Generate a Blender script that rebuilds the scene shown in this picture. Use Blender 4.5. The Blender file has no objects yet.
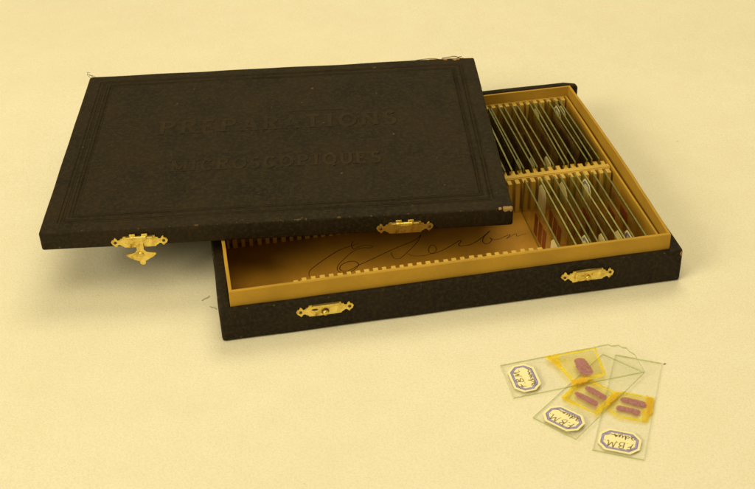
import bpy, bmesh, math, random
from mathutils import Vector, Matrix, noise
random.seed(7)
S = 0.001                                     # everything below is written in millimetres
scene = bpy.context.scene
COL = scene.collection

# ------------------------------------------------------------------ camera
F_PX, EL, DIST, ROLL = 1197.75, 0.6047274, 769.633, -0.0405269
cam_d = bpy.data.cameras.new('camera')
cam = bpy.data.objects.new('camera', cam_d); COL.objects.link(cam)
pos = Vector((0, -DIST*math.cos(EL), DIST*math.sin(EL)))
fw = (-pos).normalized(); rt = Vector((1, 0, 0)); up = rt.cross(fw)
r2 = rt*math.cos(ROLL)+up*math.sin(ROLL); u2 = -rt*math.sin(ROLL)+up*math.cos(ROLL)
m = Matrix((r2, u2, -fw)).transposed().to_4x4(); m.translation = pos*S
cam.matrix_world = m
cam_d.sensor_width = 36; cam_d.sensor_fit = 'HORIZONTAL'; cam_d.lens = F_PX/755*36
cam_d.clip_start = 0.02; cam_d.clip_end = 50
cam_d.dof.use_dof = True; cam_d.dof.focus_distance = 0.77; cam_d.dof.aperture_fstop = 24
scene.camera = cam

# ------------------------------------------------------------------ light
w = bpy.data.worlds.new('World'); scene.world = w; w.use_nodes = True
bg = w.node_tree.nodes['Background']
bg.inputs[0].default_value = (1, .81, .40, 1); bg.inputs[1].default_value = 0.31

def area(name, loc, target, sx, sy, power, col):
    d = bpy.data.lights.new(name, 'AREA'); d.shape = 'RECTANGLE'
    d.size = sx; d.size_y = sy; d.energy = power; d.color = col
    o = bpy.data.objects.new(name, d); COL.objects.link(o)
    o.location = loc
    o.rotation_euler = (Vector(target)-Vector(loc)).to_track_quat('-Z', 'Y').to_euler()
    return o
area('ceiling_lamp', (-0.25, -0.45, 2.0), (0, 0, 0), 1.5, 1.3, 15.8, (.985, .87, .54))
area('rear_lamp', (0.3, 1.1, 1.9), (0, 0, 0), 1.2, 0.8, 18, (.985, .87, .54))
area('left_lamp', (-2.2, -1.5, 1.7), (0, 0, 0), 1.6, 1.2, 58, (.985, .87, .54))
scene.view_settings.view_transform = 'Standard'; scene.view_settings.look = 'None'
scene.view_settings.exposure = 0; scene.view_settings.gamma = 1
scene.render.engine = 'CYCLES'
scene.cycles.transparent_max_bounces = 96
scene.cycles.max_bounces = 10

# ------------------------------------------------------------------ materials
class NT:
    def __init__(s, name):
        s.m = bpy.data.materials.new(name); s.m.use_nodes = True
        s.t = s.m.node_tree; s.n = s.t.nodes; s.b = s.n['Principled BSDF']; s.out = s.n['Material Output']
        s.co = s.n.new('ShaderNodeTexCoord').outputs['Object']
    def l(s, a, b): s.t.links.new(a, b)
    def noise(s, scale, detail=3, rough=.55, co=None, stretch=None):
        x = s.n.new('ShaderNodeTexNoise'); x.inputs['Scale'].default_value = scale
        x.inputs['Detail'].default_value = detail; x.inputs['Roughness'].default_value = rough
        c = co or s.co
        if stretch:
            mp = s.n.new('ShaderNodeMapping'); mp.inputs['Scale'].default_value = stretch
            s.l(c, mp.inputs[0]); c = mp.outputs[0]
        s.l(c, x.inputs['Vector']); return x.outputs[0]
    def wave(s, scale, axis, dist=0.5):
        x = s.n.new('ShaderNodeTexWave'); x.bands_direction = axis
        x.inputs['Scale'].default_value = scale; x.inputs['Distortion'].default_value = dist
        x.inputs['Detail'].default_value = 1
        s.l(s.co, x.inputs['Vector']); return x.outputs['Fac']
    def ramp(s, fac, stops):
        x = s.n.new('ShaderNodeValToRGB'); e = x.color_ramp.elements
        while len(e) < len(stops): e.new(.5)
        for i, (p, c) in enumerate(stops):
            e[i].position = p; e[i].color = (*c, 1) if len(c) == 3 else c
        s.l(fac, x.inputs[0]); return x.outputs[0]
    def math(s, op, a, b=None, clamp=False):
        x = s.n.new('ShaderNodeMath'); x.operation = op; x.use_clamp = clamp
        for i, v in enumerate((a, b)):
            if v is None: continue
            if isinstance(v, (int, float)): x.inputs[i].default_value = v
            else: s.l(v, x.inputs[i])
        return x.outputs[0]
    def mix(s, fac, a, b):
        x = s.n.new('ShaderNodeMix'); x.data_type = 'RGBA'
        for i, v in ((0, fac), (6, a), (7, b)):
            if isinstance(v, (int, float)): x.inputs[i].default_value = v
            elif isinstance(v, tuple): x.inputs[i].default_value = (*v, 1)
            else: s.l(v, x.inputs[i])
        return x.outputs[2]
    def bump(s, h, strength, dist):
        x = s.n.new('ShaderNodeBump'); x.inputs['Strength'].default_value = strength
        x.inputs['Distance'].default_value = dist*S
        s.l(h, x.inputs['Height']); s.l(x.outputs[0], s.b.inputs['Normal']); return x
    def base(s, c):
        if isinstance(c, tuple): s.b.inputs['Base Color'].default_value = (*c, 1)
        else: s.l(c, s.b.inputs['Base Color'])
    def xyz(s):
        x = s.n.new('ShaderNodeSeparateXYZ'); s.l(s.co, x.inputs[0]); return x.outputs

def m_table():
    t = NT('table_cloth')
    big = t.noise(4, 2); mid = t.noise(45, 5, .65); fine = t.noise(900, 3, .7)
    c = t.ramp(big, [(.3, (.79, .75, .62)), (.7, (.83, .79, .67))])
    c = t.mix(t.math('MULTIPLY', t.ramp(mid, [(.35, (0,)*3), (.75, (1,)*3)]), .32), c, (.72, .66, .50))
    c = t.mix(t.math('MULTIPLY', t.ramp(fine, [(.45, (0,)*3), (.62, (1,)*3)]), .34), c, (.60, .53, .38))
    dust = t.ramp(t.noise(230, 1), [(.79, (0,)*3), (.82, (1,)*3)])
    c = t.mix(t.math('MULTIPLY', dust, .35), c, (.4, .33, .2))
    t.base(c); t.b.inputs['Roughness'].default_value = .85
    h = t.math('ADD', t.math('MULTIPLY', fine, .4), t.math('MULTIPLY', t.noise(350, 3), .6))
    t.bump(h, .6, .4); return t.m

def m_cloth(name, W, D, Ztop, frames=None, dark=(.0115, .0072, .0024), tan_at=(), lift=1.0):
    """black bookbinding cloth over board; worn through to tan board at given corners"""
    t = NT(name); x, y, z = t.xyz()
    wv = t.math('MULTIPLY', t.math('ADD', t.wave(620, 'X', 1.2), t.wave(560, 'Y', 1.2)), .5)
    n1 = t.noise(35, 4); n2 = t.noise(420, 3, .7)
    c = t.ramp(n1, [(.3, tuple(v*.6 for v in dark)), (.72, tuple(v*1.7*lift for v in dark))])
    c = t.mix(t.math('MULTIPLY', t.ramp(n2, [(.46, (0,)*3), (.62, (1,)*3)]), .7), c, (.036, .022, .007))
    c = t.mix(t.math('MULTIPLY', t.ramp(t.noise(90, 5, .75), [(.52, (0,)*3), (.7, (1,)*3)]), .28), c, (.030, .018, .005))
    c = t.mix(t.math('MULTIPLY', wv, .18), c, (.032, .021, .007))
    # lint and rubbed specks
    sp = t.ramp(t.noise(150, 2, .5), [(.735, (0,)*3), (.77, (1,)*3)])
    c = t.mix(t.math('MULTIPLY', sp, .35), c, (.22, .16, .07))
    # rubbed brown along the outer edges
    def edge(a, size):
        return t.math('MINIMUM', a, t.math('SUBTRACT', size*S, a))
    d = t.math('MINIMUM', edge(x, W), edge(y, D))
    dz = t.math('SUBTRACT', Ztop*S, z)
    e2 = t.math('ADD', t.math('MAXIMUM', d, 0), t.math('MAXIMUM', dz, 0))
    nn = t.math('MULTIPLY', t.noise(260, 4, .7), 5.0*S)
    wear = t.math('LESS_THAN', e2, t.math('SUBTRACT', nn, 2.1*S))
    c = t.mix(t.math('MULTIPLY', wear, .55), c, (.16, .10, .04))
    for (cx, cy, cz, rad) in tan_at:
        px = t.n.new('ShaderNodeVectorMath'); px.operation = 'DISTANCE'
        t.l(t.co, px.inputs[0]); px.inputs[1].default_value = (cx*S, cy*S, cz*S)
        q = t.math('ADD', px.outputs['Value'], t.math('MULTIPLY', t.math('SUBTRACT', t.noise(330, 3, .7), .5), rad*1.9*S))
        c = t.mix(t.math('LESS_THAN', q, rad*S), c, (.33, .21, .085))
    t.base(c)
    t.b.inputs['Roughness'].default_value = .72
    t.b.inputs['Specular IOR Level'].default_value = .22
    h = t.math('ADD', t.math('MULTIPLY', wv, .55), t.math('MULTIPLY', n2, .6))
    if frames:
        d2 = t.math('ADD', d, t.math('MULTIPLY', t.math('SUBTRACT', t.noise(20, 2), .5), .5*S))
        top = t.math('GREATER_THAN', z, (Ztop-.6)*S)
        tot = None
        for f, wd in frames:
            g = t.math('SUBTRACT', 1, t.math('DIVIDE', t.math('ABSOLUTE', t.math('SUBTRACT', d2, f*S)), wd*S), True)
            tot = g if tot is None else t.math('MAXIMUM', tot, g)
        tot = t.math('MULTIPLY', tot, top)
        h = t.math('SUBTRACT', h, t.math('MULTIPLY', tot, 5.5))
        rub = t.math('MULTIPLY', tot, t.ramp(t.noise(45, 3), [(.35, (.05,)*3), (.7, (.4,)*3)]))
        c2 = t.mix(rub, c, (.085, .056, .02)); t.base(c2)
    t.bump(h, .9, .24); return t.m

def m_card(name, col, var=.12, rough=.75):
    t = NT(name)
    a = t.noise(40, 4); b = t.noise(700, 3, .7, stretch=(1, .3, 1))
    lo = tuple(v*(1-var) for v in col); hi = tuple(min(1, v*(1+var)) for v in col)
    c = t.ramp(a, [(.3, lo), (.7, hi)])
    c = t.mix(t.math('MULTIPLY', t.ramp(b, [(.5, (0,)*3), (.7, (1,)*3)]), .25), c, tuple(v*.7 for v in col))
    sp = t.ramp(t.noise(160, 2), [(.73, (0,)*3), (.78, (1,)*3)])
    c = t.mix(t.math('MULTIPLY', sp, .3), c, tuple(v*.55 for v in col))
    t.base(c); t.b.inputs['Roughness'].default_value = rough
    t.b.inputs['Specular IOR Level'].default_value = .35
    t.bump(b, .3, .12); return t.m

def m_brass():
    t = NT('worn_brass')
    a = t.noise(260, 4, .65); b = t.noise(900, 3)
    c = t.ramp(a, [(.30, (.20, .12, .025)), (.44, (.72, .53, .12)), (.72, (.93, .74, .22))])
    t.base(c); t.b.inputs['Metallic'].default_value = .9
    r = t.ramp(a, [(.3, (.5,)*3), (.7, (.26,)*3)]); t.l(r, t.b.inputs['Roughness'])
    t.bump(t.math('ADD', a, t.math('MULTIPLY', b, .4)), .5, .35); return t.m

def m_plain(name, col, rough=.6, var=.1, scale=300):
    t = NT(name); a = t.noise(scale, 3)
    t.base(t.ramp(a, [(.3, tuple(v*(1-var) for v in col)), (.7, tuple(min(1, v*(1+var)) for v in col))]))
    t.b.inputs['Roughness'].default_value = rough; return t.m

def m_film(name, tint, body, solid, gloss=.06, rough=.06, scale=120, spread=.5):
    """clear film: tinted see-through, a share of solid colour broken up by noise, and a gloss"""
    t = NT(name); n = t.n; t.n.remove(t.b)
    tr = n.new('ShaderNodeBsdfTransparent'); tr.inputs[0].default_value = (*tint, 1)
    df = n.new('ShaderNodeBsdfDiffuse'); df.inputs[0].default_value = (*body, 1)
    gl = n.new('ShaderNodeBsdfGlossy'); gl.inputs['Roughness'].default_value = rough
    gl.inputs[0].default_value = (.95, .95, .95, 1)
    lw = n.new('ShaderNodeLayerWeight'); lw.inputs['Blend'].default_value = .5
    fres = t.math('ADD', .04, t.math('MULTIPLY', .96, t.math('POWER', lw.outputs['Facing'], 5)))
    a = t.noise(scale, 3)
    f = t.ramp(a, [(.3, (max(0, solid*(1-spread)),)*3), (.7, (min(1, solid*(1+spread)),)*3)])
    m1 = n.new('ShaderNodeMixShader'); t.l(f, m1.inputs[0]); t.l(tr.outputs[0], m1.inputs[1]); t.l(df.outputs[0], m1.inputs[2])
    m2 = n.new('ShaderNodeMixShader'); g = t.math('MULTIPLY', fres, gloss/.05, True)
    t.l(g, m2.inputs[0]); t.l(m1.outputs[0], m2.inputs[1]); t.l(gl.outputs[0], m2.inputs[2])
    t.l(m2.outputs[0], t.out.inputs[0]); return t.m

LID_W, LID_D, LID_H = 283.2, 205.9, 12.76
BW, BD, BH, BACKH = 277.3, 206.2, 22.6, 33.7
M_table = m_table()
M_lid = m_cloth('black_lid_cloth', LID_W, LID_D, LID_H,
                frames=[(10.2, .8), (12.2, .7), (16.0, .7), (17.8, .7)],
                tan_at=[(LID_W-4.0, 0.3, LID_H-.1, 2.2), (LID_W-1, .8, LID_H-1, 1.7), (LID_W-8.0, 0.2, LID_H-.1, 1.1), (LID_W-14, LID_D, LID_H-1, 3.5), (LID_W-22, LID_D, LID_H-1, 3.0), (0, LID_D, LID_H, 2.6)])
M_base = m_cloth('black_case_cloth', BW, BD, BH, dark=(.0078, .0052, .0022), tan_at=[(BW, 0, 20, 2.0)])
M_emb = m_cloth('embossed_cloth', LID_W, LID_D, LID_H+9, dark=(.0215, .0135, .0046))
M_tray = m_card('tan_card', (.44, .25, .022))
M_rack = m_card('slotted_wood', (.54, .345, .06), .1)
M_floor = m_card('buff_floor_card', (.45, .215, .016), .14)
M_under = m_card('grey_lining_paper', (.30, .24, .14))
M_brass = m_brass()
M_darkbrass = m_plain('dark_tarnish', (.06, .04, .015), .6)  # tarnished pins and stud seats, also the painted shade of the hook slot
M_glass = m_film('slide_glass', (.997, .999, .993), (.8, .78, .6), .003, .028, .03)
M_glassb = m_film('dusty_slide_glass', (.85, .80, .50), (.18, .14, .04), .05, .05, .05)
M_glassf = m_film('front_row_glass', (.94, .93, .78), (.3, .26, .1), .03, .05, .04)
M_edgec = m_film('bright_cut_edge', (.62, .64, .28), (.36, .37, .10), .70, .16, .15, 150, .3)
M_edgeb = m_film('green_cut_edge', (.40, .42, .10), (.17, .17, .03), .75, .12, .2, 200, .3)
M_gedge = m_film('glass_cut_edge', (.78, .84, .60), (.38, .44, .20), .36, .10, .15, 200, .3)
M_cover = m_film('cover_glass', (.999, .997, .975), (.9, .85, .6), .008, .028, .03)
M_amber = m_film('yellow_balsam', (.99, .93, .34), (.95, .80, .12), .22, .05, .15, 350, .95)
M_wash = m_film('thin_balsam_wash', (.998, .985, .86), (.95, .85, .45), .03, .02, .15, 150, .9)
M_amber2 = m_film('deep_amber_balsam', (.985, .88, .16), (.95, .72, .06), .30, .05, .15, 90, .5)
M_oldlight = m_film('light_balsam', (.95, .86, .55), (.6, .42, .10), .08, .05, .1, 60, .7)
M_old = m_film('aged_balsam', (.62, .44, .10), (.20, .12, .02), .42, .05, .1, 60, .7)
M_spec = m_film('stained_section', (.80, .52, .60), (.50, .24, .31), .46, .03, .3, 600, .7)
M_specd = m_film('dark_brown_section', (.25, .12, .05), (.085, .038, .014), .75, .03, .3, 150, .5)
M_specb = m_film('brown_section', (.32, .09, .03), (.23, .042, .012), .95, .03, .3, 200, .3)
M_paper = m_card('label_paper', (.90, .82, .50), .05, .8)
M_oldpap = m_card('aged_label_paper', (.74, .62, .32), .08, .8)
M_blue = m_plain('blue_label_print', (.16, .14, .36), .7, .3, 500)
M_lav = m_plain('pale_blue_label_print', (.34, .31, .62), .7, .2, 500)
M_ink = m_plain('brown_ink', (.15, .085, .03), .6, .4, 700)
M_pencil = m_film('pencil_line', (.45, .36, .22), (.10, .055, .02), .38, .02, .4, 300, .4)
M_fibre = m_plain('dark_fibre', (.16, .12, .07), .9)
M_thread = m_plain('brown_thread', (.12, .08, .035), .9)

# ------------------------------------------------------------------ helpers
def link(name, bm, mats, parent=None, smooth=False):
    bmesh.ops.recalc_face_normals(bm, faces=bm.faces[:])
    bmesh.ops.scale(bm, vec=(S, S, S), verts=bm.verts[:])
    me = bpy.data.meshes.new(name); bm.to_mesh(me); bm.free()
    for mm in (mats if isinstance(mats, (list, tuple)) else [mats]): me.materials.append(mm)
    if smooth:
        for p in me.polygons: p.use_smooth = True
    o = bpy.data.objects.new(name, me); COL.objects.link(o)
    if parent: o.parent = parent
    return o
def thing(name, label, cat, loc=(0, 0, 0), rot=(0, 0, 0), group=None):
    o = bpy.data.objects.new(name, None); COL.objects.link(o)
    o.empty_display_size = .01
    o.location = Vector(loc)*S; o.rotation_euler = rot
    o['label'] = label; o['category'] = cat
    if group: o['group'] = group
    return o
def box(bm, x0, x1, y0, y1, z0, z1, bev=0, seg=2, mat=0):
    n = bmesh.new()
    v = [n.verts.new((x, y, z)) for z in (z0, z1) for y in (y0, y1) for x in (x0, x1)]
    for f in ((0, 1, 3, 2), (4, 6, 7, 5), (0, 4, 5, 1), (1, 5, 7, 3), (3, 7, 6, 2), (2, 6, 4, 0)):
        n.faces.new([v[i] for i in f]).material_index = mat
    if bev: bmesh.ops.bevel(n, geom=n.edges[:], offset=bev, segments=seg, affect='EDGES', profile=.6)
    merge(bm, n)
def merge(bm, n):
    me = bpy.data.meshes.new('tmp'); n.to_mesh(me); n.free(); bm.from_mesh(me); bpy.data.meshes.remove(me)
def prism(bm, pts, z0, z1, mat=0, side=None, bev=0):
    """polygon in XY extruded from z0 to z1"""
    n = bmesh.new()
    a = [n.verts.new((x, y, z0)) for x, y in pts]; b = [n.verts.new((x, y, z1)) for x, y in pts]
    n.faces.new(a[::-1]).material_index = mat; top = n.faces.new(b); top.material_index = mat
    k = len(pts)
    for i in range(k):
        n.faces.new((a[i], a[(i+1) % k], b[(i+1) % k], b[i])).material_index = mat if side is None else side
    if bev: bmesh.ops.bevel(n, geom=list(top.edges), offset=bev, segments=2, affect='EDGES')
    merge(bm, n)
def ring(bm, outer, inner, z):
    n = bmesh.new(); k = len(outer)
    lo = [[n.verts.new((x, y, zz)) for x, y in P] for P in (outer, inner) for zz in (z, z+.03)]
    for i in range(k):
        j = (i+1) % k
        n.faces.new((lo[1][i], lo[1][j], lo[3][j], lo[3][i])); n.faces.new((lo[0][i], lo[0][j], lo[1][j], lo[1][i]))
        n.faces.new((lo[2][i], lo[2][j], lo[3][j], lo[3][i])); n.faces.new((lo[0][i], lo[0][j], lo[2][j], lo[2][i]))
    merge(bm, n)
def smooth_pts(pts, sub=4):
    out = []
    P = [Vector((*p, 0)) if len(p) == 2 else Vector(p) for p in pts]
    for i in range(len(P)-1):
        a = P[max(i-1, 0)]; b = P[i]; c = P[i+1]; d = P[min(i+2, len(P)-1)]
        for k in range(sub):
            t = k/sub
            out.append(.5*((2*b)+(c-a)*t+(2*a-5*b+4*c-d)*t*t+(3*b-a-3*c+d)*t**3))
    out.append(P[-1]); return out
def stroke(bm, pts, w, z0, h, sub=4, taper=True, top=.6):
    """a pen line or raised bar: ribbon with trapezoid section that follows the points"""
    P = smooth_pts(pts, sub) if sub > 1 else [Vector((*p, 0)) for p in pts]
    n = bmesh.new(); rows = []; L = len(P)
    for i, p in enumerate(P):
        d = (P[min(i+1, L-1)]-P[max(i-1, 0)]); d.z = 0
        if d.length < 1e-6: d = Vector((1, 0, 0))
        d.normalize(); s = Vector((-d.y, d.x, 0))
        ww = w*.5
        if taper: ww *= .55+.45*math.sin(math.pi*min(1, (i+.5)/L*1.0))*(0.85+.3*noise.noise(p*.9))
        a = p+s*ww; b = p+s*ww*top; c = p-s*ww*top; e = p-s*ww
        rows.append([n.verts.new((a.x, a.y, z0)), n.verts.new((b.x, b.y, z0+h)), n.verts.new((c.x, c.y, z0+h)), n.verts.new((e.x, e.y, z0))])
    for i in range(L-1):
        for k in range(3): n.faces.new((rows[i][k], rows[i][k+1], rows[i+1][k+1], rows[i+1][k]))
    n.faces.new(rows[0]); n.faces.new(rows[-1][::-1]); merge(bm, n)
def tube(bm, pts, r, seg=6):
    P = smooth_pts(pts, 4); n = bmesh.new(); rows = []
    for i, p in enumerate(P):
        d = (P[min(i+1, len(P)-1)]-P[max(i-1, 0)]).normalized()
        a = d.orthogonal().normalized(); b = d.cross(a)
        rows.append([n.verts.new(p+(a*math.cos(t)+b*math.sin(t))*r) for t in [2*math.pi*k/seg for k in range(seg)]])
    for i in range(len(P)-1):
        for k in range(seg): n.faces.new((rows[i][k], rows[i][(k+1) % seg], rows[i+1][(k+1) % seg], rows[i+1][k]))
    n.faces.new(rows[0]); n.faces.new(rows[-1][::-1]); merge(bm, n)
def wobble(o, amp, scale=.02, zamp=None):
    """slight hand-made unevenness of an old object (amp in mm)"""
    for v in o.data.vertices:
        p = v.co/S*scale
        d = noise.noise_vector(p)
        v.co += Vector((d.x*amp, d.y*amp, d.z*(amp if zamp is None else zamp)))*S
def subdiv(bm, size):
    for _ in range(7):
        e = [x for x in bm.edges if x.calc_length() > size]
        if not e: break
        bmesh.ops.subdivide_edges(bm, edges=e, cuts=1, use_grid_fill=True)

# ------------------------------------------------------------------ table
bm = bmesh.new()
xs = [-2500, -1400, -800]+[-600+20*i for i in range(61)]+[800, 1400, 2500]
ys = [-1500, -900, -600]+[-460+20*i for i in range(61)]+[1000, 1600, 3000]
g = [[None]*len(xs) for _ in ys]
for j, y in enumerate(ys):
    for i, x in enumerate(xs):
        far = min(1, max(0, (math.hypot((x-20)/1.25, y+20)-215)/120))
        z = -.15+far*(3.2*noise.noise(Vector((x*.006, y*.008, 1)))+1.3*noise.noise(Vector((x*.016+y*.006, y*.02, 4)))-1.0)
        g[j][i] = bm.verts.new((x, y, min(z, -.02) if far < .3 else z))
for j in range(len(ys)-1):
    for i in range(len(xs)-1): bm.faces.new((g[j][i], g[j][i+1], g[j+1][i+1], g[j+1][i]))
o = link('tabletop', bm, M_table, smooth=True); o['kind'] = 'structure'
for p_ in o.data.polygons: pass

# ------------------------------------------------------------------ bottom case
case = thing('slide_box', 'open black cloth covered slide box with tan slotted tray, lying under the lid', 'box',
             (-91.73, -93.12, 0), (0, 0, .1514602))
def wall_mesh(name, args, mat, parent, bev=1.0, size=12, amp=.5):
    bm = bmesh.new(); box(bm, *args, bev=bev, seg=3); subdiv(bm, size)
    o = link(name, bm, mat, parent); wobble(o, amp, .03)
    for p in o.data.polygons: p.use_smooth = True
    return o

def shell(x0, x1, y0, y1, z0, z1, tx0, tx1, ty0, ty1, board, up=True, bev=1.0, size=12):
    """open box: walls of given thickness round a board, open upwards or downwards"""
    n = bmesh.new()
    def loop(a, b, c, d, z): return [n.verts.new(q) for q in ((a, c, z), (b, c, z), (b, d, z), (a, d, z))]
    zb, zt = (z0, z1) if up else (z1, z0)
    zi = z0+board if up else z1-board
    A = loop(x0, x1, y0, y1, zb); B = loop(x0, x1, y0, y1, zt)
    C = loop(x0+tx0, x1-tx1, y0+ty0, y1-ty1, zt); D = loop(x0+tx0, x1-tx1, y0+ty0, y1-ty1, zi)
    n.faces.new(A); n.faces.new(D)
    for P, Q in ((A, B), (B, C), (C, D)):
        for k in range(4): n.faces.new((P[k], P[(k+1) % 4], Q[(k+1) % 4], Q[k]))
    n.edges.ensure_lookup_table()
    ed = [e for e in n.edges if all(v in A+B for v in e.verts) and (e.verts[0] in A or e.verts[1] in A or (e.verts[0] in B and e.verts[1] in B))]
    bmesh.ops.bevel(n, geom=ed, offset=bev, segments=3, affect='EDGES', profile=.55)
    subdiv(n, size)
    return n
def shade(o, ang=35):
    for p in o.data.polygons: p.use_smooth = True
    bm = bmesh.new(); bm.from_mesh(o.data)
    for e in bm.edges:
        if len(e.link_faces) == 2 and e.calc_face_angle(0) > math.radians(ang): e.smooth = False
    bm.to_mesh(o.data); bm.free()

TX, TY, TX1, TY1 = 6.85, 3.28, 269.7, 200.9      # tray outline inside the case
RIM = 32.84
o = link('case_body', shell(0, BW, 0, BD-5, 0, BH, TX-.4, BW-TX1-.4, TY-.35, .6, .8, bev=1.8), M_base, case)
wobble(o, .45, .03, .3); shade(o)
bm = bmesh.new(); box(bm, 1.0, BW-1.0, BD-4.9, BD, 0, BACKH, bev=1.9, seg=3); subdiv(bm, 12)
# rounded top corners of the tall back wall
for v in bm.verts:
    e = min(v.co.x-1.0, BW-1.0-v.co.x)
    if e < 8 and v.co.z > BACKH-9:
        v.co.z -= (1-(e/8))**2*3.0*((v.co.z-(BACKH-9))/9)
    v.co.z -= .8*max(0, noise.noise(Vector((v.co.x*.02, 0, 3))))*(v.co.z/BACKH)
o = link('back_wall', bm, M_base, case); wobble(o, .35, .03, .25); shade(o)
# tan lining tray
t_ = 1.9
n = shell(TX, TX1, TY, TY1, .85, RIM, t_, t_, t_, t_, .7, bev=.45, size=9)
for v in n.verts:      # old card walls: slightly bowed outward between the corners, a touch lower at the front corners
    fy = math.sin(math.pi*min(1, max(0, (v.co.y-TY)/(TY1-TY)))); fx = math.sin(math.pi*min(1, max(0, (v.co.x-TX)/(TX1-TX))))
    k = (v.co.z/RIM)
    if v.co.x > TX1-4: v.co.x += 1.6*fy*k
    if v.co.x < TX+4: v.co.x -= .6*fy*k
    if v.co.z > RIM-1: v.co.z -= .25*abs(noise.noise(Vector((v.co.x*.03, v.co.y*.03, 0))))
tray = link('tray_wall', n, M_tray, case); wobble(tray, .25, .05, .1); shade(tray)
bm = bmesh.new(); box(bm, TX+2.2, TX1-2.2, TY+2.2, TY1-2.2, 1.6, 2.0); subdiv(bm, 30)
floor = link('floor_card', bm, M_floor, case)
# inner side board along the right wall
bm = bmesh.new(); box(bm, TX1-4.5, TX1-3.1, TY+2.6, TY1-2.6, 2.05, 26.2, .3); subdiv(bm, 14)
o = link('side_strip', bm, M_tray, case); wobble(o, .3, .04)

# slotted racks: comb boards whose slots run the full height
PITCH, NSL = 5.17, 50
SX = TX+2.6
def slot_x(k): return SX+PITCH*(k+.5)
def comb(name, y_back, y_face, top, tops=None, bottom=2.05, tooth=2.75):
    """board from y_back with teeth reaching to y_face"""
    bm = bmesh.new(); dr = 1 if y_face > y_back else -1
    deep = y_face-y_back; web = y_back+deep*.14
    a, b = sorted((y_back, web))
    if tops is None: box(bm, TX+2.3, TX1-4.7, a, b, bottom, top, .2, 1)
    for k in range(NSL+1):
        xc = SX+PITCH*k; x0 = max(TX+2.35, xc-tooth/2); x1 = min(TX1-4.75, xc+tooth/2)
        tz = top if tops is None else tops(xc-TX)
        j = random.uniform(-.12, .12)
        if tops is not None: box(bm, max(TX+2.3, xc-PITCH/2), min(TX1-4.7, xc+PITCH/2-.01), a, b, bottom, tz-.15, 0)
        if x1-x0 < .8: continue
        c, d = sorted((web+dr*.01, y_face+j))
        box(bm, x0+random.uniform(-.28, .28), x1+random.uniform(-.28, .28), c, d, bottom+.05, tz-.12+random.uniform(-.35, .14), .3, 2)
    return bm
def front_tops(x):
    e = min(1, max(0, (x-28)/14), 1); f = min(1, max(0, (205-x)/25))
    return 27.5+5.15*min(e, f)
# front rack stands against the front wall
o = link('slotted_rack', comb('f', TY+2.1, TY+5.4, 32, front_tops), M_rack, case)
# divider: two combs back to back and a plain bar between them
DY0, DY1 = TY+88, TY+105
bm = bmesh.new(); box(bm, TX+2.4, TX1-4.8, DY0+6.1, DY1-7.2, 2.05, 25.4, .3, 2); subdiv(bm, 25)
div = link('divider_bar', bm, M_rack, case)
o = link('slotted_rack', comb('d', DY0+6.0, DY0, 25.0), M_rack, case)
o = link('slotted_rack', comb('e', DY1-7.1, DY1-1.0, 24.6, tooth=2.7), M_rack, case)
o = link('slotted_rack', comb('b', TY1-2.3, TY1-8.0, 25.8), M_rack, case)

# pencil signature on the floor card
sig = [
 [(50.2,47.1),(50.6,51.3),(52.4,54.5),(56.7,58.7),(63.4,64.5),(71.1,70.3),(77.6,73.4),(82.1,74.6),(85.7,75.8)],
 [(82.8,79.1),(81.2,75.6),(81.4,70.7),(84.2,71.6)],
 [(84.2,71.6),(88.7,73.1),(94,71.2),(92.4,69.3),(87.4,70.4),(81,68),(73.9,60.7),(69.2,54.4),(68.4,49.5),(70.9,46.5),(75.9,46.4),(80.7,50.4),(82.1,53.7),(80.1,57.1),(75.9,57.3),(71.3,54.7),(69.9,50.6),(72,48),(76.2,48.5),(81.9,52.3),(89.2,55.8),(98.6,60.8),(106,64.6),(111.1,67),(120.5,70.9),(124.7,74.3),(126.8,77),(125.4,73.7),(121.6,67.6),(113.8,58.8),(108.6,54),(105.3,54.7),(104.1,59.5),(104.9,61.6)],
 [(114.1,58),(117.3,54.7),(123.8,53.5),(130.2,55.1),(133,58.2),(132.7,62.8),(130.2,63.4),(128.1,59.3),(128.1,55.6),(130.9,54.6),(137.5,57.2),(145.6,62.2),(149.7,65.1),(150.1,63.5),(148.1,60.9),(148.3,58.8),(150.2,58.7),(154.5,58.7),(160.5,61.9),(167.1,67.4),(170.9,71.2),(169.9,69.9),(165.7,65.4),(163.8,61.2),(164.6,57.6),(167.3,58.1),(169.9,61.3),(169.2,63.5),(170.2,61.3),(174.2,60.8),(179.2,63.1),(182.8,64.1),(179.3,60.3),(183,62.5),(186.6,64.5),(186.6,61.4),(190.6,62.8),(193,62.7)]]
bm = bmesh.new()
for st in sig: stroke(bm, [(x+TX, y+TY) for x, y in st], .7, 2.0, .06, sub=5)
link('pencil_signature', bm, M_pencil, case)

# brass hardware ------------------------------------------------------------
def plate_outline(hw):
    """half outline -> full ornamental clasp plate, hw = half length"""
    R = [(0, 3.9), (hw*.56, 3.9), (hw*.57, 2.7), (hw*.66, 2.5), (hw*.67, 1.5), (hw*.76, 1.3), (hw*.79, 2.7), (hw*.85, 3.4), (hw*.885, 1.9),
         (hw*.95, 1.7), (hw, .2)]
    up_ = R; dn = [(x, -y) for x, y in R[:-1]][::-1]
    right = up_+dn
    left = [(-x, y) for x, y in right][::-1]
    pts = []
    for q in right+left:
        if not pts or (abs(pts[-1][0]-q[0])+abs(pts[-1][1]-q[1])) > 1e-4: pts.append(q)
    if abs(pts[0][0]-pts[-1][0])+abs(pts[0][1]-pts[-1][1]) < 1e-4: pts.pop()
    return pts
def stand(o, x, z, y=-.05, tilt=0):
    """turn a plate modelled in XY to hang on a front face (its +z becomes -y)"""
    o.location = Vector((x, y, z))*S; o.rotation_euler = (math.radians(90), math.radians(-tilt), 0)
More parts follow.
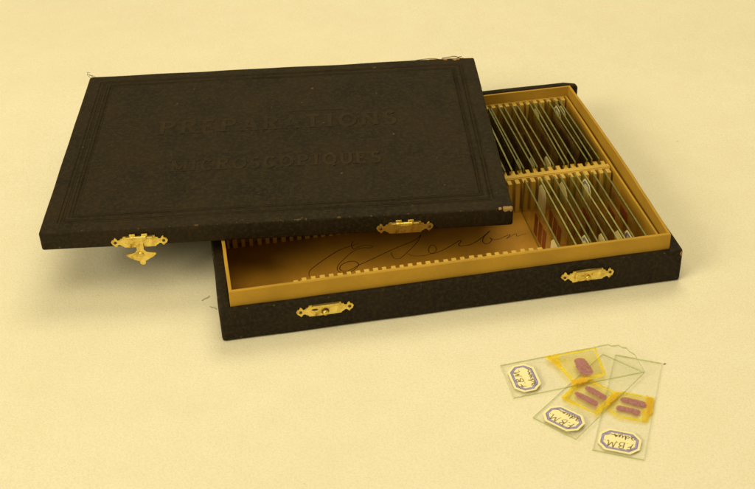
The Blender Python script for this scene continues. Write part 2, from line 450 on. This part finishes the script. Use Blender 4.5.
def disc(bm, x, y, r, z0, z1, k=14, dome=0):
    n = bmesh.new(); rings = [(r, z0), (r, z1)]+([(r*.8, z1+dome*.6), (r*.4, z1+dome)] if dome else [])
    vs = [[n.verts.new((x+rr*math.cos(2*math.pi*i/k), y+rr*math.sin(2*math.pi*i/k), zz)) for i in range(k)] for rr, zz in rings]
    for a, b in zip(vs, vs[1:]):
        for i in range(k): n.faces.new((a[i], a[(i+1) % k], b[(i+1) % k], b[i]))
    n.faces.new(vs[0]); n.faces.new(vs[-1]); merge(bm, n)
def clasp_plate(parent, x, z, hw, tilt, knob=True, slot=False, crook=False):
    bm = bmesh.new(); pts = plate_outline(hw)
    prism(bm, pts, 0, .75, bev=.25)
    # raised middle panel with rolled upper edge
    prism(bm, [(-hw*.48, -2.6), (hw*.48, -2.6), (hw*.48, 2.5), (-hw*.48, 2.5)], .76, 1.15, bev=.3)
    n = bmesh.new(); box(n, -hw*.47, hw*.50, 2.75, 3.95, .2, 2.1, .5, 3); merge(bm, n)
    o = link('clasp_plate', bm, M_brass, parent); 
    if crook:
        for v in o.data.vertices:
            q = v.co/S; v.co.y += (.9*math.sin(q.x*.33)*(1 if q.y < 0 else .4))*S; v.co.z += .7*abs(math.sin(q.x*.21))*S
    stand(o, x, z, -.1, tilt); 
    for sx in (-1, 1):
        bm = bmesh.new(); disc(bm, sx*hw*.85, 0, .95, .76, .95, dome=.45)
        q = link('clasp_pin', bm, M_darkbrass, o, True)
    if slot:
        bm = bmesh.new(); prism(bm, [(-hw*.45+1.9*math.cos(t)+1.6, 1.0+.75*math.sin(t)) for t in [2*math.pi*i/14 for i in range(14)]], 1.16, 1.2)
        link('hook_slot', bm, M_darkbrass, o)  # flat dark oval, painted shade in place of an open hook hole
    if knob:
        bm = bmesh.new(); disc(bm, 0, -1.0, 2.3, 1.1, 1.3)
        link('stud_seat', bm, M_darkbrass, o, True)
        bm = bmesh.new(); disc(bm, 0, -1.0, 1.7, 1.31, 3.0, dome=.7)
        link('stud', bm, M_brass, o, True)
    return o
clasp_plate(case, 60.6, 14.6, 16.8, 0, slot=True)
clasp_plate(case, 218.0, 14.2, 16.4, -.5, crook=True)

# ------------------------------------------------------------------ lid
lid = thing('box_lid', 'black cloth lid stamped PREPARATIONS MICROSCOPIQUES, lying askew across the open box', 'lid',
            (-201.03, -40.52, 33.04), (0, 0, .0243593))
n = shell(0, LID_W, 0, LID_D, 0, LID_H, 3, 3, 3, 3, 2.6, up=False, bev=1.6, size=9)
for v in n.verts:
    if v.co.y > LID_D-6 and v.co.z > LID_H-3:      # ragged rear edge
        v.co.y += .9*noise.noise(Vector((v.co.x*.03, 2, 0)))
o = link('lid_body', n, M_lid, lid); wobble(o, .4, .022, .22); shade(o)
for v in o.data.vertices:
    pass

# embossed capitals, raised bars with serifs
def arc(cx, cy, rx, ry, a0, a1, k=9):
    return [(cx+rx*math.cos(math.radians(a0+(a1-a0)*i/k)), cy+ry*math.sin(math.radians(a0+(a1-a0)*i/k))) for i in range(k+1)]
def glyph(c):
    v = lambda x: [(x, 0), (x, 1)]
    G = {
     'P': [v(.2), [(.2, .96)]+arc(.5, .74, .32, .22, 90, -90)+[(.2, .5)]],
     'R': [v(.2), [(.2, .96)]+arc(.48, .75, .30, .21, 90, -90)+[(.2, .53)], [(.45, .53), (.85, 0)]],
     'E': [v(.2), [(.2, .96), (.8, .96)], [(.2, .5), (.68, .5)], [(.2, .04), (.84, .04)]],
     'A': [[(.08, 0), (.5, 1)], [(.5, 1), (.92, 0)], [(.25, .34), (.76, .34)]],
     'T': [v(.5), [(.1, .96), (.9, .96)]],
     'I': [v(.5)],
     'O': [arc(.5, .5, .40, .46, 0, 360, 20)],
     'Q': [arc(.5, .5, .40, .46, 0, 360, 20), [(.52, .22), (.86, -.12)]],
     'N': [v(.15), [(.15, 1), (.85, 0)], v(.85)],
     'S': [arc(.5, .73, .30, .23, 30, 250, 9)+arc(.5, .26, .33, .24, 80, -140, 10)],
     'M': [v(.1), [(.1, 1), (.5, .15)], [(.5, .15), (.9, 1)], v(.9)],
     'C': [arc(.54, .5, .40, .46, 45, 315, 16)],
     'U': [[(.17, 1), (.17, .4)]+arc(.5, .36, .33, .34, 180, 360, 9)+[(.83, 1)]],
    }[c]
    return G
SERIF = {'P': [(.2, 0)], 'R': [(.2, 0), (.86, 0)], 'E': [(.16, 0), (.16, 1)], 'A': [(.08, 0), (.92, 0)], 'T': [(.5, 0)], 'I': [(.5, 0), (.5, 1)],
         'N': [(.15, 0), (.15, 1), (.85, 1)], 'M': [(.1, 0), (.9, 0), (.1, 1), (.9, 1)], 'U': [(.17, 1), (.83, 1)], 'O': [], 'Q': [], 'S': [], 'C': []}
WID = {'I': .55, 'M': 1.2, 'N': 1.05, 'O': 1.08, 'Q': 1.08, 'S': .85, 'E': .9}
def title(word, x0, x1, y0, y1, hgt, wt):
    bm = bmesh.new(); tot = sum(WID.get(c, 1) for c in word); gap = .24
    k = (x1-x0)/(tot+gap*(len(word)-1)); x = x0; z = 0
    for c in word:
        cw = WID.get(c, 1)*k; by = y0+(y1-y0)*(x-x0)/(x1-x0)
        for st in glyph(c):
            z += 1
            stroke(bm, [(x+px*cw, by+py*hgt) for px, py in st], wt, LID_H-.15, .50+.006*(z % 9), sub=1, taper=False, top=.78)
        for sx, sy in SERIF[c]:
            z += 1; yy = by+sy*hgt; o_ = wt*.25*(1 if sy == 0 else -1)
            stroke(bm, [(x+sx*cw-wt*1.15, yy+o_), (x+sx*cw+wt*1.15, yy+o_)], wt*.5, LID_H-.15, .48+.006*(z % 7), sub=1, taper=False, top=.6)
        x += cw+gap*k
    return bm
link('embossed_title', title('PREPARATIONS', 59.5, 220.5, 112.5, 111.0, 17.5, 3.7), M_emb, lid)
link('embossed_title', title('MICROSCOPIQUES', 72.5, 207.5, 63.0, 61.5, 13.5, 2.8), M_emb, lid)
# double rules stamped round the lid
bm = bmesh.new()
for ins, wd in ((9.6, .55), (11.3, .4), (15.6, .4), (17.0, .55)):
    cs = [(ins+2, ins), (LID_W-ins-2, ins), (LID_W-ins-2, LID_D-ins), (ins+2, LID_D-ins)]
    for a_, b_ in zip(cs, cs[1:]+cs[:1]):
        k_ = int((Vector(b_)-Vector(a_)).length/12)
        P_ = [Vector(a_).lerp(Vector(b_), q/k_) for q in range(k_+1)]
        P_ = [(p.x+.35*noise.noise(Vector((p.x*.04, p.y*.04, ins))), p.y+.35*noise.noise(Vector((p.x*.04, p.y*.04, ins+9)))) for p in P_]
        stroke(bm, P_, wd, LID_H-.25, .46, sub=1, taper=False, top=.5)
link('stamped_frame', bm, M_emb, lid)
# faint rule stamped above the first word
bm = bmesh.new(); stroke(bm, [(147, 135.2), (162, 135.6), (184, 135.0)], .5, LID_H-.1, .35, taper=True); link('stamped_rule', bm, M_emb, lid)

# frayed threads at the rear corners
def threads(specs, label=None):
    bm = bmesh.new()
    for pts, r in specs: tube(bm, pts, r, 5)
    return link('frayed_thread', bm, M_thread, lid, True)
threads([([(1, LID_D-1, LID_H-.6), (-1.5, LID_D+.8, LID_H+.6), (-1.9, LID_D+2.8, LID_H+2.2), (-.2, LID_D+3.0, LID_H+1.6)], .16),
         ([(2.5, LID_D-.4, LID_H-.4), (.5, LID_D+1.3, LID_H+.4), (-1.5, LID_D+1.4, LID_H+1.5)], .18),
         ([(4, LID_D-.3, LID_H-.4), (2, LID_D+1.2, LID_H+.1), (-.5, LID_D+.8, LID_H+.6)], .16)])
threads([([(LID_W-10, LID_D-.5, LID_H-.4), (LID_W-14, LID_D+1.2, LID_H+.7), (LID_W-18, LID_D+.8, LID_H+.6), (LID_W-24, LID_D+.3, LID_H+.1)], .3),
         ([(LID_W-26, LID_D-.5, LID_H-.3), (LID_W-30, LID_D+.4, LID_H+.2), (LID_W-37, LID_D+.4, LID_H+.1), (LID_W-43, LID_D-.1, LID_H-.2)], .24),
         ([(LID_W-13, LID_D-.5, LID_H-.3), (LID_W-11, LID_D+.8, LID_H+.4), (LID_W-9, LID_D+.8, LID_H+.6)], .2)])
# torn cloth flap showing board at the rear right corner
bm = bmesh.new()
prism(bm, [(LID_W-31, LID_D-1.5), (LID_W-22, LID_D-1.2), (LID_W-11, LID_D-1.8), (LID_W-8, LID_D+.5), (LID_W-16, LID_D+.9), (LID_W-25, LID_D+.4), (LID_W-33, LID_D+.7)], LID_H-.7, LID_H-.35)
link('bare_board', bm, m_card('bare_board', (.55, .36, .12)), lid)

def lid_clasp(x, z, hw, tilt, hanging):
    o = clasp_plate(lid, x, z, hw, tilt, knob=False)
    # hinge knuckle above the plate
    n = bmesh.new()
    tube(n, [(-4.9, 3.3, 1.4), (0, 3.3, 1.4), (4.9, 3.3, 1.4)], 1.05, 10)
    box(n, -5.4, -1.9, 3.9, 5.7, .4, 1.5, .3); box(n, 1.9, 5.4, 3.9, 5.7, .4, 1.5, .3)
    link('hinge_knuckle', n, M_brass, o, True)
    bm = bmesh.new()
    if hanging:
        strap = [(-4.3, 3.2), (4.3, 3.2), (3.6, .6), (2.0, -.6), (1.8, -5.4), (3.4, -7.4), (8.6, -8.3), (9.0, -9.3), (6.6, -11.6), (3.2, -13.4), (1.5, -14.0),
                 (1.9, -15.6), (.9, -17.1), (-.9, -17.1), (-1.9, -15.6), (-1.5, -14.0), (-3.2, -13.4), (-6.6, -11.6), (-9.0, -9.3), (-8.6, -8.3), (-3.4, -7.4),
                 (-1.8, -5.4), (-2.0, -.6), (-3.6, .6)]
        prism(bm, strap, 1.7, 2.5, bev=.25)
        disc(bm, 0, -8.8, 1.7, 2.5, 2.75, dome=.5)
    else:
        # hook swung under the lid: only its upper strap is in sight
        prism(bm, [(-4.3, 3.2), (4.3, 3.2), (3.4, -.2), (3.1, -2.9), (-3.1, -2.9), (-3.4, -.2)], 1.7, 2.5, bev=.25)
    bmesh.ops.scale(bm, vec=(1, .9, 1), verts=bm.verts[:])
    h = link('hook', bm, M_brass, o)
    if hanging: h.rotation_euler = (math.radians(-3), 0, math.radians(2))
    return o
lid_clasp(58.9, 3.6, 17.0, 0, True)
lid_clasp(218.0, 3.4, 17.2, 0, False)

# ------------------------------------------------------------------ slides
def octagon(x0, x1, y0, y1, c): return [(x0+c, y0), (x1-c, y0), (x1, y0+c), (x1, y1-c), (x1-c, y1), (x0+c, y1), (x0, y1-c), (x0, y0+c)]
# handwriting strokes: s runs along the line of writing, t is up, both in mm
HAND = [  # F . B . M .
 [(0.2, 6.0), (1.4, 6.3), (3.0, 6.5)], [(1.3, 6.3), (1.1, 4.6), (.7, 2.9)], [(1.0, 4.6), (1.8, 4.7), (2.5, 4.9)], [(3.2, 3.1), (3.45, 3.2)],
 [(4.9, 6.3), (4.7, 4.6), (4.3, 3.0)], [(4.2, 6.2), (5.6, 6.7), (6.6, 6.0), (5.8, 5.1), (4.8, 4.9), (6.2, 4.6), (6.7, 3.8), (5.8, 3.0), (4.3, 3.1)], [(7.5, 3.1), (7.75, 3.2)],
 [(8.2, 3.0), (8.7, 4.8), (9.2, 6.4), (9.6, 4.8), (10.0, 3.8), (10.8, 5.2), (11.5, 6.5), (11.6, 4.6), (12.0, 3.2), (12.6, 3.6)], [(13.2, 3.2), (13.45, 3.3)],
]
HAND2 = [[(.6, .4), (.1, -.5), (.3, -1.5), (1.1, -1.5), (1.6, -.5), (1.4, .3), (.7, .5)], [(1.6, .3), (1.7, -1.2), (2.3, -1.5), (2.8, -.8)],
 [(4.1, -.1), (3.3, .1), (2.9, -.8), (3.5, -1.5), (4.2, -.7), (4.6, 1.3), (4.4, -.8), (4.9, -1.4), (5.5, -.5)], [(5.5, -.5), (6.0, .1), (6.1, -1.1), (6.6, -1.3), (7.0, -.2), (7.4, .1), (7.4, -1.2), (8.0, -1.1)],
 [(8.0, -1.1), (8.4, .1), (8.8, -1.1), (9.2, .0), (9.7, -1.1), (10.4, -.6), (11.6, -.9), (12.8, -.2), (13.6, .1)]]
def label_set(parent, X0, X1, Y0, Y1, z, seed, flip=1, small=False):
    bm = bmesh.new(); prism(bm, octagon(X0, X1, Y0, Y1, 4.2), z, z+.08)
    lab = link('paper_label', bm, M_paper, parent)
    def rr(i, j, mat, nm):
        b = bmesh.new(); c = 4.2
        ring(b, octagon(X0+i, X1-i, Y0+i, Y1-i, c-i*.42), octagon(X0+j, X1-j, Y0+j, Y1-j, c-j*.42), z+.09); link(nm, b, mat, lab)
    rr(1.25, 1.65, M_blue, 'label_border'); rr(1.66, 2.35, M_lav, 'label_border'); rr(2.36, 2.62, M_blue, 'label_border')
    rng = random.Random(seed)
    b = bmesh.new(); s0 = (Y0+Y1)/2-6.8; xm = (X0+X1)/2+1.0
    for st in HAND+HAND2:
        dj = [(rng.uniform(-.27, .27), rng.uniform(-.27, .27)) for _ in st]
        # line of writing runs along +Y, its upright points towards -X
        stroke(b, [(xm-(t-2.6+dx)*1.22-1.2, (Y0+Y1)/2+(s-6.8+dy)*1.12) for (s, t), (dx, dy) in zip(st, dj)], 0.62, z+.08, .05, sub=3)
    link('handwriting', b, M_ink, lab)
    return lab
def blob(pts, z0, z1, mat, name, parent, jag=.5, seed=1, sub=4, soft=False):
    """irregular patch: outline roughened"""
    rng = random.Random(seed); P = []
    k = len(pts)
    for i in range(k):
        a = Vector(pts[i]); b = Vector(pts[(i+1) % k]); a_ = Vector(pts[i-1]); b_ = Vector(pts[(i+2) % k])
        for q in range(sub):
            u = q/sub
            c = .5*(2*a+(b-a_)*u+(2*a_-5*a+4*b-b_)*u*u+(3*a-a_-3*b+b_)*u**3) if soft else a.lerp(b, u)
            P.append((c.x+rng.uniform(-jag, jag)*.5, c.y+rng.uniform(-jag, jag)*.5))
    bm = bmesh.new(); prism(bm, P, z0, z1); return link(name, bm, mat, parent)

GL = 1.15
def loose_slide(label, loc, rot, outline, cover, sections, border, lab, seed):
    t = thing('microscope_slide', label, 'microscope slide', loc, rot, 'glass slides lying on the table')
    bm = bmesh.new(); prism(bm, outline, 0, GL, 0, 1, bev=.12)
    link('glass_plate', bm, [M_glass, M_gedge], t)
    z = GL+.01
    cc = sum((Vector(p) for p in cover), Vector((0, 0)))/len(cover)
    blob([tuple(cc+(Vector(p)-cc)*1.04) for p in cover], z, z+.02, M_wash, 'balsam_wash', t, .3, seed+50, 6, True)
    z += .03
    for i, (pts, mat, jag) in enumerate(border):
        blob(pts, z+.05*i, z+.05*i+.04, mat, 'yellow_cement', t, jag*2.0, seed+i, 7)
    z += .16
    for i, pts in enumerate(sections): blob(pts, z-.03, z-.01, M_spec, 'stained_specimen', t, .4, seed*3+i, 6, True)
    bm = bmesh.new(); prism(bm, cover, z, z+.17, 0, 1); link('cover_glass', bm, [M_cover, M_gedge], t)
    label_set(t, *lab, GL+.01, seed)
    return t
def frame_polys(c, w):
    """four border strips round a quad, w = widths on each side"""
    k = len(c); ctr = Vector((sum(p[0] for p in c)/k, sum(p[1] for p in c)/k)); out = []
    for i in range(k):
        a = Vector(c[i]); b = Vector(c[(i+1) % k]); d = (ctr-(a+b)/2).normalized()
        sh = (b-a).normalized()*w[i]*.6
        out.append([tuple(a), tuple(b), tuple(b+d*w[i]-sh), tuple(a+d*w[i]+sh)])
    return out
# C: lies flat on the table
cC = [(27.5, 1.8), (47.0, .9), (48.0, 17.5), (43.0, 22.5), (31.5, 23.2), (26.5, 17)]
bC = []
fr = frame_polys(cC, [3.6, 1.6, 1.2, 1.0, 1.2, 1.4])
bC += [(fr[0], M_amber, .5), ([(34, .5), (47.2, .3), (47.6, 4.6), (40, 4.0), (33, 2.6)], M_amber2, .6)]+[(f, M_amber, .35) for f in fr[1:]]
loose_slide('rightmost loose slide, flat on the table with amber cement beside its two purple sections', (129.6, -201.4, .05), (0, 0, math.radians(70.9)),
            [(0, 0), (77.5, .3), (78, 26), (.2, 25.8)], [(28.5, 2), (45.8, 1.6), (46.6, 17), (42, 21.6), (32, 22), (28, 17)],
            [[(38.2, 4.2), (42.2, 4.6), (43.2, 9), (43.6, 16.2), (41.2, 17.8), (39.4, 16), (38.4, 10)],
             [(31.2, 7.4), (35.2, 6.6), (36.0, 12), (36.2, 18.0), (33.6, 18.9), (32.2, 17), (32.4, 12)]],
            bC, (1.6, 17.6, 2.8, 24.2), 11)
# B: right edge propped on C
cB = [(21.5, 1.2), (43.5, 1.4), (44.0, 24.2), (21.5, 24.0)]
fr = frame_polys(cB, [3.2, 1.8, 2.4, 1.4])
bB = [(f, M_amber, .5) for f in fr]+[([(30, .6), (44, .5), (43, 3.2), (31, 2.4)], M_amber2, .6), ([(39, 20), (45, 21), (46.5, 25), (38, 25.2), (36, 23)], M_amber2, .6)]
loose_slide('middle loose slide with two purple sections, partly under the slide with a chipped corner', (97.9, -185.9, 1.28), (math.radians(-2.4), 0, math.radians(47.4)),
            [(0, 0), (67, 0), (67.3, 26.8), (.3, 27.0)], [(23.5, 3), (41, 3.2), (41.6, 22), (23.2, 22)],
            [[(33.8, 4.6), (37.4, 5.2), (38.2, 11), (38.6, 17.2), (36.4, 18.4), (35.0, 16), (34.2, 10)],
             [(26.6, 5.6), (30.4, 6.2), (31.2, 12), (31.0, 19.2), (28.8, 20.0), (27.6, 17), (27.2, 11)]],
            bB, (1.6, 16.6, 2.6, 24.6), 23)
# A: lies across B, far corner broken off
cA = [(33.5, 1.2), (53.0, 3.0), (55.5, 26.2), (27.0, 26.4), (31, 14)]
fr = frame_polys(cA, [2.6, 1.3, 1.3, 3.6, 2.4])
bA = [(f, M_amber, .45) for f in fr]+[([(32.5, .4), (42, .7), (41, 4.2), (34, 4.4)], M_amber2, .6), ([(26, 26.6), (34, 26.7), (33, 21), (31.5, 16), (29.5, 18)], M_amber, .6)]
loose_slide('topmost loose slide, with a chipped corner and one small purple section', (69.9, -151.4, .1), (0, math.radians(-2.9), math.radians(9.8)),
            [(0, 0), (74, 0), (74.2, 15.0), (72.4, 18.2), (71.6, 21.6), (69.6, 22.8), (68.6, 24.9), (64.6, 25.6), (63.0, 27.3), (59.0, 27.4), (53.5, 27.0), (46, 27.2), (.3, 27.3)],
            [(36, 4), (51.2, 4.8), (53, 24), (33, 24), (34.4, 14)],
            [[(40.8, 6.8), (46.6, 6.0), (47.2, 12), (46.2, 18.4), (43.4, 20.2), (40.4, 19.0), (39.9, 13)]],
            bA, (2.4, 17.4, 2.2, 24.4), 37)

# slides standing on edge in the racks -------------------------------------
def boxed_slide(label, row, k, kind, lab, lean, lab_z=0):
    """local frame: X along the slide, Z up, left face looks to -Y after turning; glass stands on its long edge"""
    y0, L = (TY+7.3-1.6, 81.5) if row == 'front' else (TY+101.2, 85.5)
    x = slot_x(k)
    ca, sa = math.cos(case.rotation_euler.z), math.sin(case.rotation_euler.z)
    wx = case.location.x/S+ca*x-sa*y0; wy = case.location.y/S+sa*x+ca*y0
    t = thing('microscope_slide', label, 'microscope slide', (wx, wy, 2.1), (0, 0, case.rotation_euler.z), 'glass slides standing in the box racks')
    rng = random.Random(k*7+(3 if row == 'front' else 5))
    H = 25.3+rng.uniform(-.5, .7)
    # mesh frame: a along +Y (depth), b along Z, thickness along X ; lean tips the top to +X
    def up_(o):
        M = Matrix(((0, 0, 1), (1, 0, 0), (0, 1, 0)))     # (a,b,c)->(c,a,b)
        for v in o.data.vertices: v.co = M @ v.co
        o.data.update()
        for ch in o.children: up_(ch)
    bm = bmesh.new(); prism(bm, [(0, 0), (L, 0), (L, H), (0, H)], -.56, .56, 0, 1, bev=.1)
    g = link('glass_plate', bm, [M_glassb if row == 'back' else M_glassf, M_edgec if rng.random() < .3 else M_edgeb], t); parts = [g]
    mid = L*.5+rng.uniform(-4, 4); cw = 21+rng.uniform(-2, 5)+(5 if row == 'back' else 0)
    def face_patch(a0, a1, b0, b1, lvl, mat, nm, jag, dz=.06):
        o = blob([(a0, b0), (a1, b0), (a1, b1), (a0, b1)], -.63-lvl-dz, -.63-lvl, mat, nm, t, jag, k*5+int(lvl*100)); parts.append(o)
    if kind != 'clear':
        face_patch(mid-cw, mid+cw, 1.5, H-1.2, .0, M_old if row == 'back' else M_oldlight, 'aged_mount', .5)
        face_patch(mid-cw+1.5, mid+cw-1.5, 3, H-2.5, .12, M_cover, 'cover_glass', 0, .12)
    if kind == 'bars':
        for i in range(3): face_patch(mid-13+9*i, mid-6.6+9*i, 4.5, H-6.5, .26, M_specb, 'brown_specimen', .5, .02)
    elif kind == 'block':
        bw = 12 if row == 'back' else 7; face_patch(mid-bw, mid+bw-1, 4, H-4.5, .26, M_specd if row == 'back' else M_specb, 'brown_specimen', .8, .02)
    for (side, mat) in lab:
        a0 = 1.8 if side == 'near' else L-18
        P = octagon(a0, a0+16, 1.6, H-1.4, 3.6)
        bm = bmesh.new(); prism(bm, P, -.78, -.63); q = link('paper_label', bm, mat, t); parts.append(q)
        if mat is M_paper:
            for i, j, mm in ((1.1, 1.7, M_blue), (1.71, 2.4, M_lav), (2.41, 2.7, M_blue)):
                b = bmesh.new(); ring(b, octagon(a0+i, a0+16-i, 1.6+i, H-1.4-i, 3.6-i*.4), octagon(a0+j, a0+16-j, 1.6+j, H-1.4-j, 3.6-j*.4), -.815)
                link('label_border', b, mm, q)
            b = bmesh.new()
            for st in HAND[:5]+HAND2[:3]:
                stroke(b, [(a0+5.5+(s_*.0)+(t_+2)*.75, 4.5+s_*1.15) for s_, t_ in st], .45, -.85, .03, sub=3)
            link('handwriting', b, M_ink, q)
    for o in parts: up_(o)
    t.rotation_euler = (0, math.radians(lean), case.rotation_euler.z+math.radians(rng.uniform(-1.2, 1.2)))
    return t
ORD = ['', 'second', 'third', 'fourth', 'fifth', 'sixth', 'seventh', 'eighth', 'ninth', 'tenth', 'eleventh', 'twelfth', 'thirteenth', 'fourteenth', 'fifteenth']
P_, O_ = M_paper, M_oldpap
back = [(48, 'block', [('far', P_)]), (47, 'bars', [('far', P_)]), (46, 'block', []), (45, 'bars', []), (44, 'clear', [('far', O_)]), (43, 'block', []), (42, 'clear', [('near', O_)]),
        (41, 'block', []), (40, 'bars', [('near', O_)]), (39, 'block', []), (38, 'block', [('near', O_)]), (37, 'bars', []), (36, 'block', []), (35, 'bars', []), (34, 'block', [])]
def pos_words(i, n): return 'next to the right wall' if i == 0 else ('%s from the right wall beside the lid' % ORD[i] if i >= n-1 else '%s from the right wall' % ORD[i])
for i, (k, kind, lab) in enumerate(back):
    d = {'block': 'dark brown slide', 'bars': 'slide with brown bars', 'clear': 'clear slide'}[kind]
    boxed_slide('%s standing in the back row, %s' % (d, pos_words(i, len(back))), 'back', k, kind, lab, random.uniform(-4, 5.5))
front = [(48, 'block', []), (46.5, 'block', [('near', P_)]), (45, 'bars', [('far', P_), ('near', O_)]), (44, 'bars', []), (43, 'block', [('near', O_)]), (42, 'bars', [('far', O_)]),
         (41, 'block', [('near', P_)]), (40, 'bars', []), (39, 'bars', [('far', O_)]), (37, 'bars', [('near', O_)])]
for i, (k, kind, lab) in enumerate(front):
    d = {'block': 'dark brown slide', 'bars': 'slide with brown bars', 'clear': 'clear slide'}[kind]
    boxed_slide('%s standing in the front row, %s' % (d, pos_words(i, 99)), 'front', k, kind, lab, random.uniform(-5, 5))

# ------------------------------------------------------------------ lint on the table
def lint(label, pts, r):
    bm = bmesh.new(); tube(bm, pts, r, 5); o = link('lint_fibre', bm, M_fibre, None, True)
    o['label'] = label; o['category'] = 'fibre'; return o
lint('upper of two short dark fibres on the table left of the box', [(-107.8, -52.5, .25), (-106.4, -51.0, .4), (-104.4, -49.8, .4), (-103.9, -48.0, .25)], .15)
lint('lower of two short dark fibres on the table left of the box', [(-102.3, -58.6, .25), (-100.9, -60.0, .4), (-99.2, -60.4, .4), (-98.0, -61.8, .25)], .13)
lint('tiny dark speck on the table just beyond the loose slides', [(155.8, -128.2, .2), (156.6, -127.8, .35), (157.1, -127.9, .2)], .22)
